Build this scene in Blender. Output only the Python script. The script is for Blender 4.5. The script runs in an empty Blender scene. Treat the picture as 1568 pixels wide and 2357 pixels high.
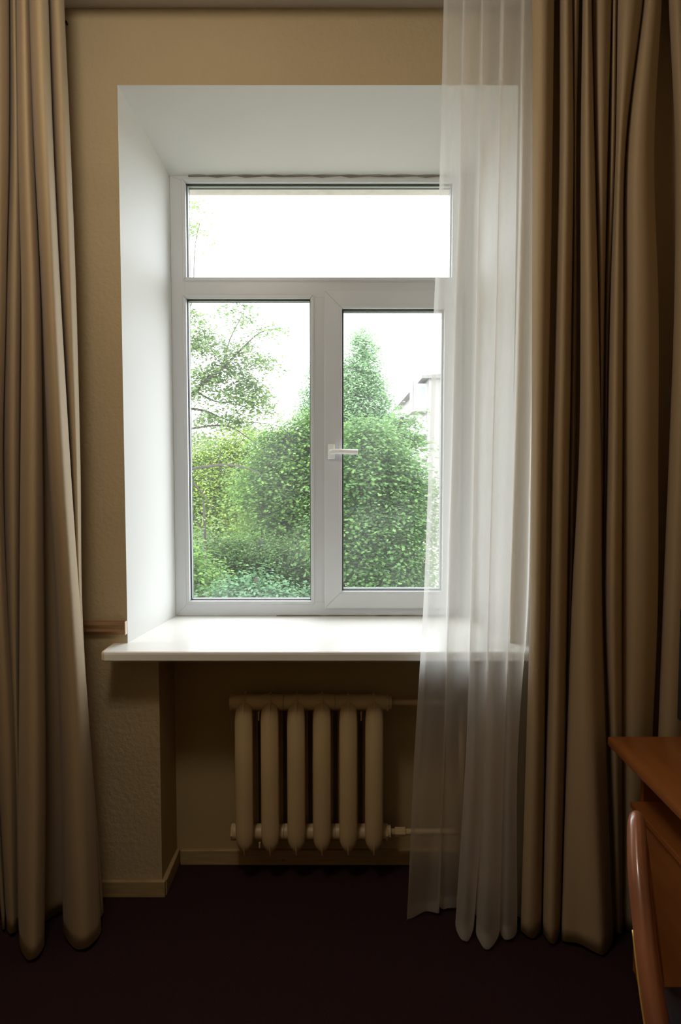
import bpy, bmesh, math, random
import numpy as np
from mathutils import Vector, Matrix

SC = bpy.context.scene
COL = SC.collection
random.seed(7)
RNG = np.random.default_rng(11)

# ------------------------------------------------------------------ camera
FPX, TILT, CAM_D, CAM_H = 1600.0, 0.06, 2.53, 1.60      # focal length in px of the 1568x2357 frame
cam_d = bpy.data.cameras.new('camera')
cam_d.sensor_fit = 'VERTICAL'
cam_d.sensor_height = 36.0
cam_d.lens = 36.0 * FPX / 2357.0
cam_d.clip_end = 400
cam = bpy.data.objects.new('camera', cam_d)
cam.location = (0, -CAM_D, CAM_H)
cam.rotation_euler = (math.pi / 2 - TILT, 0, 0)
COL.objects.link(cam)
SC.camera = cam

# ------------------------------------------------------------------ world: bright overcast sky
W = bpy.data.worlds.new('overcast_sky')
SC.world = W
W.use_nodes = True
wn, wl = W.node_tree.nodes, W.node_tree.links
bg = wn['Background']
tc = wn.new('ShaderNodeTexCoord'); sep = wn.new('ShaderNodeSeparateXYZ'); rmp = wn.new('ShaderNodeValToRGB')
wl.new(tc.outputs['Generated'], sep.inputs[0]); wl.new(sep.outputs['Z'], rmp.inputs[0])
rmp.color_ramp.elements[0].position = 0.0; rmp.color_ramp.elements[0].color = (0.86, 0.90, 0.97, 1)
rmp.color_ramp.elements[1].position = 0.8; rmp.color_ramp.elements[1].color = (0.95, 0.97, 1.0, 1)
wl.new(rmp.outputs[0], bg.inputs['Color'])
bg.inputs['Strength'].default_value = 7.8

# window portal (emits nothing: only steers the sampling of the sky)
pd = bpy.data.lights.new('window_portal', 'AREA')
pd.shape = 'RECTANGLE'; pd.size = 1.34; pd.size_y = 1.94
pd.cycles.is_portal = True
po = bpy.data.objects.new('window_portal', pd)
po.location = (-0.08, 0.66, 1.89); po.rotation_euler = (math.pi / 2, 0, math.pi)
po.rotation_euler = (-math.pi / 2, 0, 0)
COL.objects.link(po)

# added fill light for the room, out of view above and in front of the camera
ld = bpy.data.lights.new('fill_light', 'POINT')
ld.energy = 31; ld.color = (1.0, 0.90, 0.76); ld.shadow_soft_size = 0.18
lo = bpy.data.objects.new('fill_light', ld)
lo.location = (-0.60, -1.5, 3.02)
COL.objects.link(lo)

SC.view_settings.view_transform = 'Standard'
SC.view_settings.look = 'None'
SC.view_settings.gamma = 1.0
SC.view_settings.exposure = 0.0
SC.view_settings.use_curve_mapping = False
try:
    SC.cycles.use_denoising = True
    SC.cycles.denoiser = 'OPENIMAGEDENOISE'
    SC.cycles.max_bounces = 10
    SC.cycles.diffuse_bounces = 5
    SC.cycles.transparent_max_bounces = 24
    SC.cycles.sample_clamp_indirect = 6.0
    SC.cycles.caustics_reflective = False
    SC.cycles.caustics_refractive = False
except Exception:
    pass

# ------------------------------------------------------------------ helpers
def ray(px, py):
    c, s = math.cos(TILT), math.sin(TILT)
    x, v = (px - 784) / FPX, (1178.5 - py) / FPX
    return x, c + v * s, -s + v * c

def P(px, py, Y):
    """point measured in the photograph, on the upright plane at depth Y"""
    r = ray(px, py); t = (Y + CAM_D) / r[1]
    return Vector((r[0] * t, Y, CAM_H + r[2] * t))

def Z(px, py, z):
    r = ray(px, py); t = (z - CAM_H) / r[2]
    return Vector((r[0] * t, r[1] * t - CAM_D, z))

def thing(name, label, cat, loc=(0, 0, 0), rz=0.0, group=None):
    o = bpy.data.objects.new(name, None); COL.objects.link(o)
    o.location = loc; o.rotation_euler = (0, 0, rz)
    o['label'] = label; o['category'] = cat
    if group: o['group'] = group
    return o

def tag(o, label, cat, group=None):
    o['label'] = label; o['category'] = cat
    if group: o['group'] = group
    return o

def obj(name, bm, mats, parent=None, smooth=False, auto=None):
    me = bpy.data.meshes.new(name)
    bm.normal_update(); bm.to_mesh(me); bm.free()
    if not isinstance(mats, (list, tuple)): mats = [mats]
    for m in mats: me.materials.append(m)
    if smooth: me.shade_smooth()
    if auto is not None: me.set_sharp_from_angle(angle=auto) if not smooth else (me.shade_smooth(), me.set_sharp_from_angle(angle=auto))
    o = bpy.data.objects.new(name, me); COL.objects.link(o)
    if parent is not None: o.parent = parent
    return o

def struct(o):
    o['kind'] = 'structure'; return o

def box(bm, x0, x1, y0, y1, z0, z1, bev=0.0, seg=2, mi=0):
    ret = bmesh.ops.create_cube(bm, size=1.0)
    vs = ret['verts']
    M = Matrix.Translation(((x0 + x1) / 2, (y0 + y1) / 2, (z0 + z1) / 2)) @ Matrix.Diagonal((abs(x1 - x0), abs(y1 - y0), abs(z1 - z0), 1))
    bmesh.ops.transform(bm, matrix=M, verts=vs)
    fs = set(f for v in vs for f in v.link_faces)
    for f in fs: f.material_index = mi
    if bev > 0:
        es = list(set(e for v in vs for e in v.link_edges))
        r = bmesh.ops.bevel(bm, geom=es, offset=bev, segments=seg, affect='EDGES', profile=0.5)
        for f in r['faces']: f.material_index = mi
    return vs

def poly(bm, pts, mi=0):
    f = bm.faces.new([bm.verts.new(p) for p in pts]); f.material_index = mi; return f

def prism(bm, pts, d, mi=0):
    """polygon pts extruded along vector d"""
    d = Vector(d)
    a = [bm.verts.new(p) for p in pts]; b = [bm.verts.new(Vector(p) + d) for p in pts]
    fs = [bm.faces.new(a[::-1]), bm.faces.new(b)]
    n = len(a)
    for i in range(n): fs.append(bm.faces.new((a[i], a[(i + 1) % n], b[(i + 1) % n], b[i])))
    for f in fs: f.material_index = mi
    bmesh.ops.recalc_face_normals(bm, faces=fs)
    return fs

def ring(bm, x0, x1, z0, z1, wl_, wr, wb, wt, y0, y1, bev=0.0):
    """four mitred members around an opening, in the XZ plane, from depth y0 to y1"""
    O = [(x0, z0), (x1, z0), (x1, z1), (x0, z1)]
    I = [(x0 + wl_, z0 + wb), (x1 - wr, z0 + wb), (x1 - wr, z1 - wt), (x0 + wl_, z1 - wt)]
    for k in range(4):
        q = [O[k], O[(k + 1) % 4], I[(k + 1) % 4], I[k]]
        t = bmesh.new()
        prism(t, [(a, y0, b) for a, b in q], (0, y1 - y0, 0))
        if bev: bmesh.ops.bevel(t, geom=list(t.edges), offset=bev, segments=1, affect='EDGES')
        me = bpy.data.meshes.new('t'); t.to_mesh(me); t.free(); bm.from_mesh(me); bpy.data.meshes.remove(me)

def tube(bm, pts, radii, n=12, caps=True, squash=None):
    pts = [Vector(p) for p in pts]
    if not hasattr(radii, '__len__'): radii = [radii] * len(pts)
    rings = []
    up = Vector((0, 0, 1))
    prev = None
    for i, p in enumerate(pts):
        t = (pts[min(i + 1, len(pts) - 1)] - pts[max(i - 1, 0)]).normalized()
        if prev is None:
            a = t.cross(up)
            if a.length < 1e-3: a = t.cross(Vector((1, 0, 0)))
            a.normalize()
        else:
            a = (prev - t * prev.dot(t)).normalized()
        prev = a
        b = t.cross(a)
        sx, sy = squash or (1, 1)
        rings.append([bm.verts.new(p + (a * math.cos(2 * math.pi * k / n) * sx + b * math.sin(2 * math.pi * k / n) * sy) * radii[i]) for k in range(n)])
    for r0, r1 in zip(rings, rings[1:]):
        for k in range(n): bm.faces.new((r0[k], r0[(k + 1) % n], r1[(k + 1) % n], r1[k]))
    if caps:
        bm.faces.new(rings[0][::-1]); bm.faces.new(rings[-1])

def catmull(pts, sub):
    pts = np.asarray(pts, float); out = []
    n = len(pts)
    for i in range(n - 1):
        p0, p1, p2, p3 = pts[max(i - 1, 0)], pts[i], pts[i + 1], pts[min(i + 2, n - 1)]
        for k in range(sub):
            t = k / sub
            out.append(0.5 * ((2 * p1) + (-p0 + p2) * t + (2 * p0 - 5 * p1 + 4 * p2 - p3) * t * t + (-p0 + 3 * p1 - 3 * p2 + p3) * t ** 3))
    out.append(pts[-1])
    return np.array(out)

# ------------------------------------------------------------------ materials
def mat(name, col=(0.8, 0.8, 0.8), rough=0.6, spec=0.5, metal=0.0, noise=0.0, nscale=8.0, stretch=(1, 1, 1), col2=None,
        bump=0.0, bscale=60.0, bstretch=(1, 1, 1), coat=0.0, coords='Object', detail=4.0, bdist=0.002):
    m = bpy.data.materials.new(name); m.use_nodes = True
    n, l = m.node_tree.nodes, m.node_tree.links
    b = n['Principled BSDF']
    b.inputs['Base Color'].default_value = (*col, 1)
    b.inputs['Roughness'].default_value = rough
    b.inputs['Specular IOR Level'].default_value = spec
    b.inputs['Metallic'].default_value = metal
    b.inputs['Coat Weight'].default_value = coat
    tc = n.new('ShaderNodeTexCoord')
    if noise > 0 or col2 is not None:
        mp = n.new('ShaderNodeMapping'); mp.inputs['Scale'].default_value = stretch
        nz = n.new('ShaderNodeTexNoise'); nz.inputs['Scale'].default_value = nscale; nz.inputs['Detail'].default_value = detail
        r = n.new('ShaderNodeValToRGB')
        c2 = col2 if col2 is not None else tuple(c * (1 - noise) for c in col)
        r.color_ramp.elements[0].position = 0.3; r.color_ramp.elements[0].color = (*c2, 1)
        r.color_ramp.elements[1].position = 0.7; r.color_ramp.elements[1].color = (*col, 1)
        l.new(tc.outputs[coords], mp.inputs[0]); l.new(mp.outputs[0], nz.inputs['Vector'])
        l.new(nz.outputs[0], r.inputs[0]); l.new(r.outputs[0], b.inputs['Base Color'])
    if bump > 0:
        mp2 = n.new('ShaderNodeMapping'); mp2.inputs['Scale'].default_value = bstretch
        nb = n.new('ShaderNodeTexNoise'); nb.inputs['Scale'].default_value = bscale; nb.inputs['Detail'].default_value = 4
        bp = n.new('ShaderNodeBump'); bp.inputs['Strength'].default_value = bump; bp.inputs['Distance'].default_value = bdist
        l.new(tc.outputs[coords], mp2.inputs[0]); l.new(mp2.outputs[0], nb.inputs['Vector'])
        l.new(nb.outputs[0], bp.inputs['Height']); l.new(bp.outputs[0], b.inputs['Normal'])
    return m

def knotty(name, col, col2, knot, stretch, kscale=5.0, rough=0.5):
    m = mat(name, col, rough, noise=0.2, col2=col2, nscale=3.0, stretch=stretch, bump=0.15, bscale=40, bstretch=stretch)
    n, l = m.node_tree.nodes, m.node_tree.links
    b = n['Principled BSDF']; tc = [q for q in n if q.type == 'TEX_COORD'][0]
    src = b.inputs['Base Color'].links[0].from_socket
    v = n.new('ShaderNodeTexVoronoi'); v.inputs['Scale'].default_value = kscale
    l.new(tc.outputs['Object'], v.inputs['Vector'])
    r = n.new('ShaderNodeValToRGB')
    r.color_ramp.elements[0].position = 0.03; r.color_ramp.elements[0].color = (1, 1, 1, 1)
    r.color_ramp.elements[1].position = 0.07; r.color_ramp.elements[1].color = (0, 0, 0, 1)
    mx = n.new('ShaderNodeMix'); mx.data_type = 'RGBA'
    l.new(v.outputs['Distance'], r.inputs[0]); l.new(r.outputs[0], mx.inputs[0])
    l.new(src, mx.inputs[6]); mx.inputs[7].default_value = (*knot, 1)
    l.new(mx.outputs[2], b.inputs['Base Color'])
    return m

def cloth(name, col, trans=0.2, sheen=0.2, bump=0.1, rough=0.7):
    m = mat(name, col, rough, spec=0.25, noise=0.06, nscale=220, stretch=(1, 1, 0.6), bump=bump, bscale=900, bdist=0.0004)
    n, l = m.node_tree.nodes, m.node_tree.links
    b = n['Principled BSDF']; b.inputs['Sheen Weight'].default_value = sheen
    t = n.new('ShaderNodeBsdfTranslucent'); t.inputs['Color'].default_value = (*[min(1, c * 1.1) for c in col], 1)
    mx = n.new('ShaderNodeMixShader'); mx.inputs[0].default_value = trans
    l.new(b.outputs[0], mx.inputs[1]); l.new(t.outputs[0], mx.inputs[2]); l.new(mx.outputs[0], n['Material Output'].inputs[0])
    return m

def sheer_mat(name, lo, hi, col):
    """woven voile: open weave (transparent) between threads that scatter and pass light; denser seen edge-on"""
    m = bpy.data.materials.new(name); m.use_nodes = True
    n, l = m.node_tree.nodes, m.node_tree.links
    n.remove(n['Principled BSDF'])
    d = n.new('ShaderNodeBsdfDiffuse'); t = n.new('ShaderNodeBsdfTranslucent'); tr = n.new('ShaderNodeBsdfTransparent')
    d.inputs[0].default_value = (*col, 1); t.inputs[0].default_value = (*col, 1)
    m1 = n.new('ShaderNodeMixShader'); m1.inputs[0].default_value = 0.62
    l.new(d.outputs[0], m1.inputs[1]); l.new(t.outputs[0], m1.inputs[2])
    lw = n.new('ShaderNodeLayerWeight'); lw.inputs[0].default_value = 0.35
    mr = n.new('ShaderNodeMapRange'); mr.inputs['To Min'].default_value = lo; mr.inputs['To Max'].default_value = hi
    l.new(lw.outputs['Facing'], mr.inputs['Value'])
    tc = n.new('ShaderNodeTexCoord'); nz = n.new('ShaderNodeTexNoise'); nz.inputs['Scale'].default_value = 350
    mp = n.new('ShaderNodeMapping'); mp.inputs['Scale'].default_value = (1, 1, 0.15)
    l.new(tc.outputs['Object'], mp.inputs[0]); l.new(mp.outputs[0], nz.inputs['Vector'])
    ad = n.new('ShaderNodeMath'); ad.operation = 'MULTIPLY_ADD'; ad.inputs[1].default_value = 0.04
    l.new(nz.outputs[0], ad.inputs[0]); l.new(mr.outputs[0], ad.inputs[2])
    m2 = n.new('ShaderNodeMixShader')
    l.new(ad.outputs[0], m2.inputs[0]); l.new(tr.outputs[0], m2.inputs[1]); l.new(m1.outputs[0], m2.inputs[2])
    l.new(m2.outputs[0], n['Material Output'].inputs[0])
    return m

def glass_mat():
    m = bpy.data.materials.new('window_glass'); m.use_nodes = True
    n, l = m.node_tree.nodes, m.node_tree.links
    n.remove(n['Principled BSDF'])
    tr = n.new('ShaderNodeBsdfTransparent'); tr.inputs[0].default_value = (0.97, 0.985, 0.975, 1)
    gl = n.new('ShaderNodeBsdfGlossy'); gl.inputs['Roughness'].default_value = 0.01
    fr = n.new('ShaderNodeFresnel'); fr.inputs[0].default_value = 1.5
    m1 = n.new('ShaderNodeMixShader'); l.new(fr.outputs[0], m1.inputs[0]); l.new(tr.outputs[0], m1.inputs[1]); l.new(gl.outputs[0], m1.inputs[2])
    # dust film, randomly uneven; its veil also imitates haze over the trees
    du = n.new('ShaderNodeBsdfTranslucent'); du.inputs[0].default_value = (0.8, 0.82, 0.8, 1)
    tc = n.new('ShaderNodeTexCoord'); nz = n.new('ShaderNodeTexNoise'); nz.inputs['Scale'].default_value = 3.0; nz.inputs['Detail'].default_value = 6
    l.new(tc.outputs['Object'], nz.inputs['Vector'])
    mr = n.new('ShaderNodeMapRange'); mr.inputs['From Min'].default_value = 0.35; mr.inputs['From Max'].default_value = 0.7
    mr.inputs['To Min'].default_value = 0.008; mr.inputs['To Max'].default_value = 0.026
    l.new(nz.outputs[0], mr.inputs['Value'])
    m2 = n.new('ShaderNodeMixShader'); l.new(mr.outputs[0], m2.inputs[0]); l.new(m1.outputs[0], m2.inputs[1]); l.new(du.outputs[0], m2.inputs[2])
    l.new(m2.outputs[0], n['Material Output'].inputs[0])
    return m

def leaf_mat(name, dark, light, trans=0.35):
    m = bpy.data.materials.new(name); m.use_nodes = True
    n, l = m.node_tree.nodes, m.node_tree.links
    b = n['Principled BSDF']; b.inputs['Roughness'].default_value = 0.6; b.inputs['Specular IOR Level'].default_value = 0.2
    at = n.new('ShaderNodeAttribute'); at.attribute_name = 'tint'
    r = n.new('ShaderNodeValToRGB')
    r.color_ramp.elements[0].color = (*dark, 1); r.color_ramp.elements[1].color = (*light, 1)
    l.new(at.outputs['Fac'], r.inputs[0]); l.new(r.outputs[0], b.inputs['Base Color'])
    t = n.new('ShaderNodeBsdfTranslucent'); l.new(r.outputs[0], t.inputs[0])
    mx = n.new('ShaderNodeMixShader'); mx.inputs[0].default_value = trans
    l.new(b.outputs[0], mx.inputs[1]); l.new(t.outputs[0], mx.inputs[2]); l.new(mx.outputs[0], n['Material Output'].inputs[0])
    return m

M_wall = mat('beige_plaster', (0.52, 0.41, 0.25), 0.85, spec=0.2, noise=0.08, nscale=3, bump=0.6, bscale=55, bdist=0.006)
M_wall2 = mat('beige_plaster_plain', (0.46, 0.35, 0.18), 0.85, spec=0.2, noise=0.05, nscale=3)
M_reveal = mat('white_reveal_paint', (0.80, 0.81, 0.79), 0.6, spec=0.3, noise=0.03, nscale=2, bump=0.05, bscale=20)
M_ceil = mat('ceiling_paint', (0.56, 0.50, 0.44), 0.9, spec=0.2, noise=0.03, nscale=2)
M_carpet = mat('maroon_carpet', (0.050, 0.024, 0.026), 0.95, spec=0.1, col2=(0.024, 0.011, 0.013), nscale=260, bump=0.8, bscale=420, bdist=0.004)
M_base = knotty('painted_pine', (0.46, 0.34, 0.17), (0.36, 0.25, 0.12), (0.14, 0.08, 0.03), (3, 3, 30), 6.0)
M_rail = mat('stripped_wood', (0.36, 0.20, 0.09), 0.6, col2=(0.20, 0.10, 0.045), nscale=6, stretch=(1, 1, 14), bump=0.3, bscale=20, bstretch=(1, 1, 14))
M_pvc = mat('white_pvc', (0.62, 0.64, 0.66), 0.35, spec=0.5, noise=0.02, nscale=2)
M_handle = mat('white_handle_enamel', (0.88, 0.88, 0.87), 0.3)
M_gasket = mat('black_gasket', (0.03, 0.035, 0.035), 0.6)
M_spacer = mat('aluminium_spacer', (0.45, 0.5, 0.5), 0.4, metal=0.7)
M_sill = mat('white_sill_laminate', (0.88, 0.87, 0.84), 0.28, spec=0.5, noise=0.02, nscale=1.5, bump=0.02, bscale=8)
M_sillcap = mat('sill_end_cap', (0.72, 0.62, 0.48), 0.45)
M_seal = mat('grimy_sealant', (0.30, 0.28, 0.22), 0.8, noise=0.5, nscale=9)
M_rad = mat('cream_radiator_paint', (0.62, 0.47, 0.26), 0.42, spec=0.5, noise=0.10, nscale=6, bump=0.12, bscale=60)
M_curt = cloth('beige_curtain_fabric', (0.55, 0.415, 0.25), trans=0.20, sheen=0.15, rough=0.6)
M_sheer = sheer_mat('white_voile', 0.42, 0.85, (0.93, 0.92, 0.90))
M_glass = glass_mat()
M_desk = mat('cherry_veneer', (0.34, 0.115, 0.028), 0.32, spec=0.5, col2=(0.24, 0.07, 0.016), nscale=2.2, stretch=(9, 1, 9), bump=0.04, bscale=30, bstretch=(9, 1, 9))
M_deskin = mat('dark_veneer', (0.16, 0.05, 0.018), 0.5, noise=0.2, nscale=5)
M_chair = mat('glossy_redwood', (0.36, 0.13, 0.055), 0.30, spec=0.6, col2=(0.20, 0.065, 0.03), nscale=5, stretch=(1, 1, 1), coat=0.5)
M_chairpad = mat('dark_upholstery', (0.03, 0.012, 0.014), 0.9, noise=0.3, nscale=200)
M_brass = mat('brass_edge', (0.62, 0.38, 0.10), 0.35, metal=0.6)
M_black = mat('black_plastic', (0.012, 0.012, 0.013), 0.4)
M_cab = mat('mahogany', (0.10, 0.018, 0.012), 0.35, col2=(0.06, 0.01, 0.008), nscale=3, stretch=(8, 8, 1))
M_ext = mat('exterior_render', (0.74, 0.71, 0.67), 0.9, noise=0.15, nscale=25, bump=0.4, bscale=60)
M_bark = mat('bark', (0.055, 0.045, 0.035), 0.9, noise=0.4, nscale=8, bump=0.5, bscale=20)
M_grass = mat('yard_ground', (0.30, 0.28, 0.22), 0.95, noise=0.4, nscale=2)
M_metal = mat('galvanised_sill', (0.55, 0.58, 0.58), 0.5, metal=0.4)
M_bwall = mat('pale_house_render', (0.30, 0.285, 0.27), 0.9, noise=0.05, nscale=0.5)
M_bwhite = mat('white_balcony_paint', (0.5, 0.5, 0.5), 0.8, noise=0.03, nscale=2)
M_broof = mat('grey_roof_sheet', (0.15, 0.15, 0.14), 0.6, noise=0.1, nscale=2)
M_bwin = mat('house_window_glass', (0.20, 0.23, 0.25), 0.15, spec=0.8)
M_fillglass = mat('fill_light_glass', (0.85, 0.84, 0.8), 0.3)  # glass meant for the added fill light, not used

# ------------------------------------------------------------------ room dimensions
YW = 0.475                                   # room-side face of the window frame
SILL_Z = 0.964
RX0, RX1 = -0.785, 0.625                     # opening at the wall face
WX0, WX1 = -0.72, 0.56                       # opening at the frame
HEAD_F, HEAD_W = 2.952, 2.838
NX0, NX1 = -0.672, 0.512                     # radiator niche
NB, NTOP = 0.215, SILL_Z - 0.035
CEIL = 3.212
LX, RXW, BACKY = -1.62, 1.46, -4.3
OUT = 0.645

# ------------------------------------------------------------------ walls
bm = bmesh.new()
def q(a, b, c, d, mi=0): poly(bm, (a, b, c, d), mi)
def fr(x0, x1, z0, z1, nx=1, nz=1, y=0.0, mi=0):
    q((x0, y, z0), (x1, y, z0), (x1, y, z1), (x0, y, z1), mi)
fr(LX, RX0, SILL_Z, HEAD_F); fr(RX1, RXW, SILL_Z, HEAD_F); fr(LX, RXW, HEAD_F, CEIL)
fr(LX, NX0, 0, NTOP); fr(NX1, RXW, 0, NTOP)
fr(LX, RX0, NTOP, SILL_Z); fr(RX1, RXW, NTOP, SILL_Z); 
# reveals
q((RX0, 0, NTOP), (WX0, YW, NTOP), (WX0, YW, HEAD_W), (RX0, 0, HEAD_F), 1)
q((WX1, YW, NTOP), (RX1, 0, NTOP), (RX1, 0, HEAD_F), (WX1, YW, HEAD_W), 1)
q((RX0, 0, HEAD_F), (WX0, YW, HEAD_W), (WX1, YW, HEAD_W), (RX1, 0, HEAD_F), 1)
# niche
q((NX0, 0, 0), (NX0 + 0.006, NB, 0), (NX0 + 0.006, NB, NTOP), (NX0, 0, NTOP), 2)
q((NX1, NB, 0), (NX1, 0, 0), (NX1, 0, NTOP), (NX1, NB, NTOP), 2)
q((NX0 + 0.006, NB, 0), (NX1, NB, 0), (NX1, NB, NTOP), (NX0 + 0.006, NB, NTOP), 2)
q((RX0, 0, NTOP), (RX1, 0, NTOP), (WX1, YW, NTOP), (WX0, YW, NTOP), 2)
# outer leaf of the wall around the window
for (x0, x1, z0, z1) in ((-3.5, -0.690, -2, 4.6), (0.530, 3.5, -2, 4.6), (-0.690, 0.530, 2.822, 4.6), (-0.690, 0.530, -2, 0.955)):
    box(bm, x0, x1, YW + 0.071, OUT, z0, z1, mi=3)
# solid backing between the inner and outer leaf so that no daylight leaks
for (x0, x1, z0, z1) in ((-3.5, WX0 - 0.10, -0.2, 4.6), (WX1 + 0.10, 3.5, -0.2, 4.6), (WX0 - 0.10, WX1 + 0.10, HEAD_F + 0.03, 4.6), (WX0 - 0.10, WX1 + 0.10, -0.2, NTOP - 0.02)):
    box(bm, x0, x1, NB + 0.012, YW + 0.0705, z0, z1, mi=3)
for (x0, x1, z0, z1) in ((WX0 - 0.10, WX0 + 0.004, NTOP, 3.0), (WX1 - 0.004, WX1 + 0.10, NTOP, 3.0), (WX0 - 0.1, WX1 + 0.1, HEAD_W - 0.004, 3.0), (WX0 - 0.1, WX1 + 0.1, NTOP - 0.03, SILL_Z - 0.001)):
    box(bm, x0, x1, YW + 0.002, YW + 0.0705, z0, z1, mi=3)
struct(obj('wall_front', bm, [M_wall, M_reveal, M_wall2, M_ext]))

def slab(name, x0, x1, y0, y1, z0, z1, m):
    b = bmesh.new(); box(b, x0, x1, y0, y1, z0, z1); return struct(obj(name, b, m))
slab('floor', LX - 0.1, RXW + 0.1, BACKY - 0.1, NB + 0.01, -0.12, 0.0, M_carpet)
slab('ceiling', LX - 0.1, RXW + 0.1, BACKY - 0.1, 0.02, CEIL, CEIL + 0.12, M_ceil)
slab('wall_left', LX - 0.12, LX, BACKY, 0.0, 0.0, CEIL, M_wall)
slab('wall_right', RXW, RXW + 0.12, BACKY, 0.0, 0.0, CEIL, M_wall)
slab('wall_back', LX - 0.12, RXW + 0.12, BACKY - 0.12, BACKY, 0.0, CEIL, M_wall)

# baseboards (knotty painted pine strips)
BH = 0.062
def board(name, x0, x1, y0, y1, z0=0.0, z1=BH):
    b = bmesh.new(); box(b, x0, x1, y0, y1, z0, z1, bev=0.003); return struct(obj(name, b, M_base))
board('baseboard_left', LX, NX0 + 0.014, -0.016, 0.0)
board('baseboard_right', NX1 - 0.014, RXW, -0.016, 0.0)
board('baseboard_back', NX0 + 0.022, NX1 - 0.016, NB - 0.016, NB)
board('baseboard_side', NX0, NX0 + 0.018, -0.001, NB - 0.0)
board('baseboard_niche', NX1 - 0.016, NX1, -0.001, NB)

# short piece of stripped dado rail to the left of the opening
b = bmesh.new()
zA, zB = P(240, 1460, -0.01).z, P(240, 1430, -0.01).z
prof = [(0.0, zA), (-0.014, zA), (-0.020, zA + 0.012), (-0.016, zA + 0.022), (-0.020, zB - 0.012), (-0.013, zB), (0.0, zB)]
prism(b, [(LX, y, z) for y, z in prof], (RX0 - 0.004 - LX, 0, 0))
o = struct(obj('trim_1', b, M_rail))
b = bmesh.new(); box(b, RX0 - 0.004, RX0 - 0.001, -0.021, 0, zA, zB, bev=0.001)
obj('end_grain', b, M_sillcap, o)

# ------------------------------------------------------------------ window
win = bpy.data.objects.new('window_1', None); COL.objects.link(win); win['kind'] = 'structure'
win.location = (-0.08, YW, SILL_Z)
def wpart(name, bm, m, parent=None, **k):
    o = obj(name, bm, m, None, **k)
    if parent is None:
        o.data.transform(Matrix.Translation(-Vector(win.location))); o.parent = win
    else:
        o.data.transform(Matrix.Translation(-Vector(win.location))); o.parent = parent
    return o
px = lambda x, y=1030: P(x, y, YW).x
pz = lambda y, x=600: P(x, y, YW).z
L0, L1 = px(431), px(717)                    # left fixed light
LZ0, LZ1 = pz(1385), pz(685)
TZ0, TZ1 = pz(640), pz(417)
TX0, TX1 = px(425, 530), px(1044, 530)
S0, S1 = px(747), px(1062)                   # opening sash, outer
SZ0, SZ1 = P(900, 1400, YW - 0.014).z, P(900, 668, YW - 0.014).z
G0, G1 = px(787), px(1020)
GZ0, GZ1 = pz(1360), pz(711)
D0, D1 = YW, YW + 0.07
FZ0, FZ1 = SILL_Z, HEAD_W
b = bmesh.new()
lw = L0 - WX0
ring(b, WX0, WX1, FZ0, FZ1, lw, WX1 - TX1, LZ0 - FZ0, FZ1 - TZ1, D0, D1, 0.0015)
wpart('outer_frame', b, M_pvc)
b = bmesh.new(); box(b, L0 - 0.004, TX1 + 0.004, D0 + 0.001, D1, LZ1, TZ0, bev=0.002)
box(b, L0 + 0.0, TX1, D0 - 0.002, D0 + 0.004, TZ0 - 0.016, TZ0 - 0.004, bev=0.001)
wpart('transom', b, M_pvc)
b = bmesh.new(); box(b, L1, S0 + 0.03, D0 + 0.0015, D1, LZ0 - 0.002, LZ1 + 0.002, bev=0.002)
wpart('mullion', b, M_pvc)

def glazing(x0, x1, z0, z1, yf, parent, bead=0.016):
    b = bmesh.new()
    ring(b, x0 - 0.014, x1 + 0.014, z0 - 0.014, z1 + 0.014, bead, bead, bead, bead, yf - 0.004, yf + 0.018, 0.0025)
    wpart('glazing_bead', b, M_pvc, parent)
    b = bmesh.new(); ring(b, x0 - 0.002, x1 + 0.002, z0 - 0.002, z1 + 0.002, 0.006, 0.006, 0.006, 0.006, yf + 0.017, yf + 0.0255)
    wpart('gasket', b, M_gasket, parent)
    b = bmesh.new(); ring(b, x0 - 0.004, x1 + 0.004, z0 - 0.004, z1 + 0.004, 0.011, 0.011, 0.011, 0.011, yf + 0.0305, yf + 0.0445)
    wpart('pane_spacer', b, M_spacer, parent)
    b = bmesh.new(); ring(b, x0 - 0.004, x1 + 0.004, z0 - 0.004, z1 + 0.004, 0.010, 0.010, 0.010, 0.010, yf + 0.0495, yf + 0.066)
    wpart('outer_gasket', b, M_gasket, parent)
    for yy in (yf + 0.0275, yf + 0.047):
        b = bmesh.new(); poly(b, [(x0 - 0.006, yy, z0 - 0.006), (x1 + 0.006, yy, z0 - 0.006), (x1 + 0.006, yy, z1 + 0.006), (x0 - 0.006, yy, z1 + 0.006)])
        wpart('glass_pane', b, M_glass, parent)
glazing(L0 + 0.001, L1 - 0.001, LZ0 + 0.001, LZ1 - 0.001, D0, None)
glazing(TX0 + 0.003, TX1 - 0.003, TZ0 + 0.001, TZ1 - 0.003, D0, None)
b = bmesh.new()
ring(b, S0, S1, SZ0, SZ1, G0 - S0, S1 - G1, GZ0 - SZ0, SZ1 - GZ1, YW - 0.016, YW + 0.055, 0.002)
sash = wpart('casement_sash', b, M_pvc)
glazing(G0 + 0.001, G1 - 0.001, GZ0 + 0.001, GZ1 - 0.001, YW - 0.014, sash, 0.014)
# fill frame below/behind the sash rebate
b = bmesh.new(); box(b, TX1 - 0.001, WX1 - 0.002, D0 + 0.001, D1, LZ0, LZ1)
wpart('sash_rebate', b, M_pvc)
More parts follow.
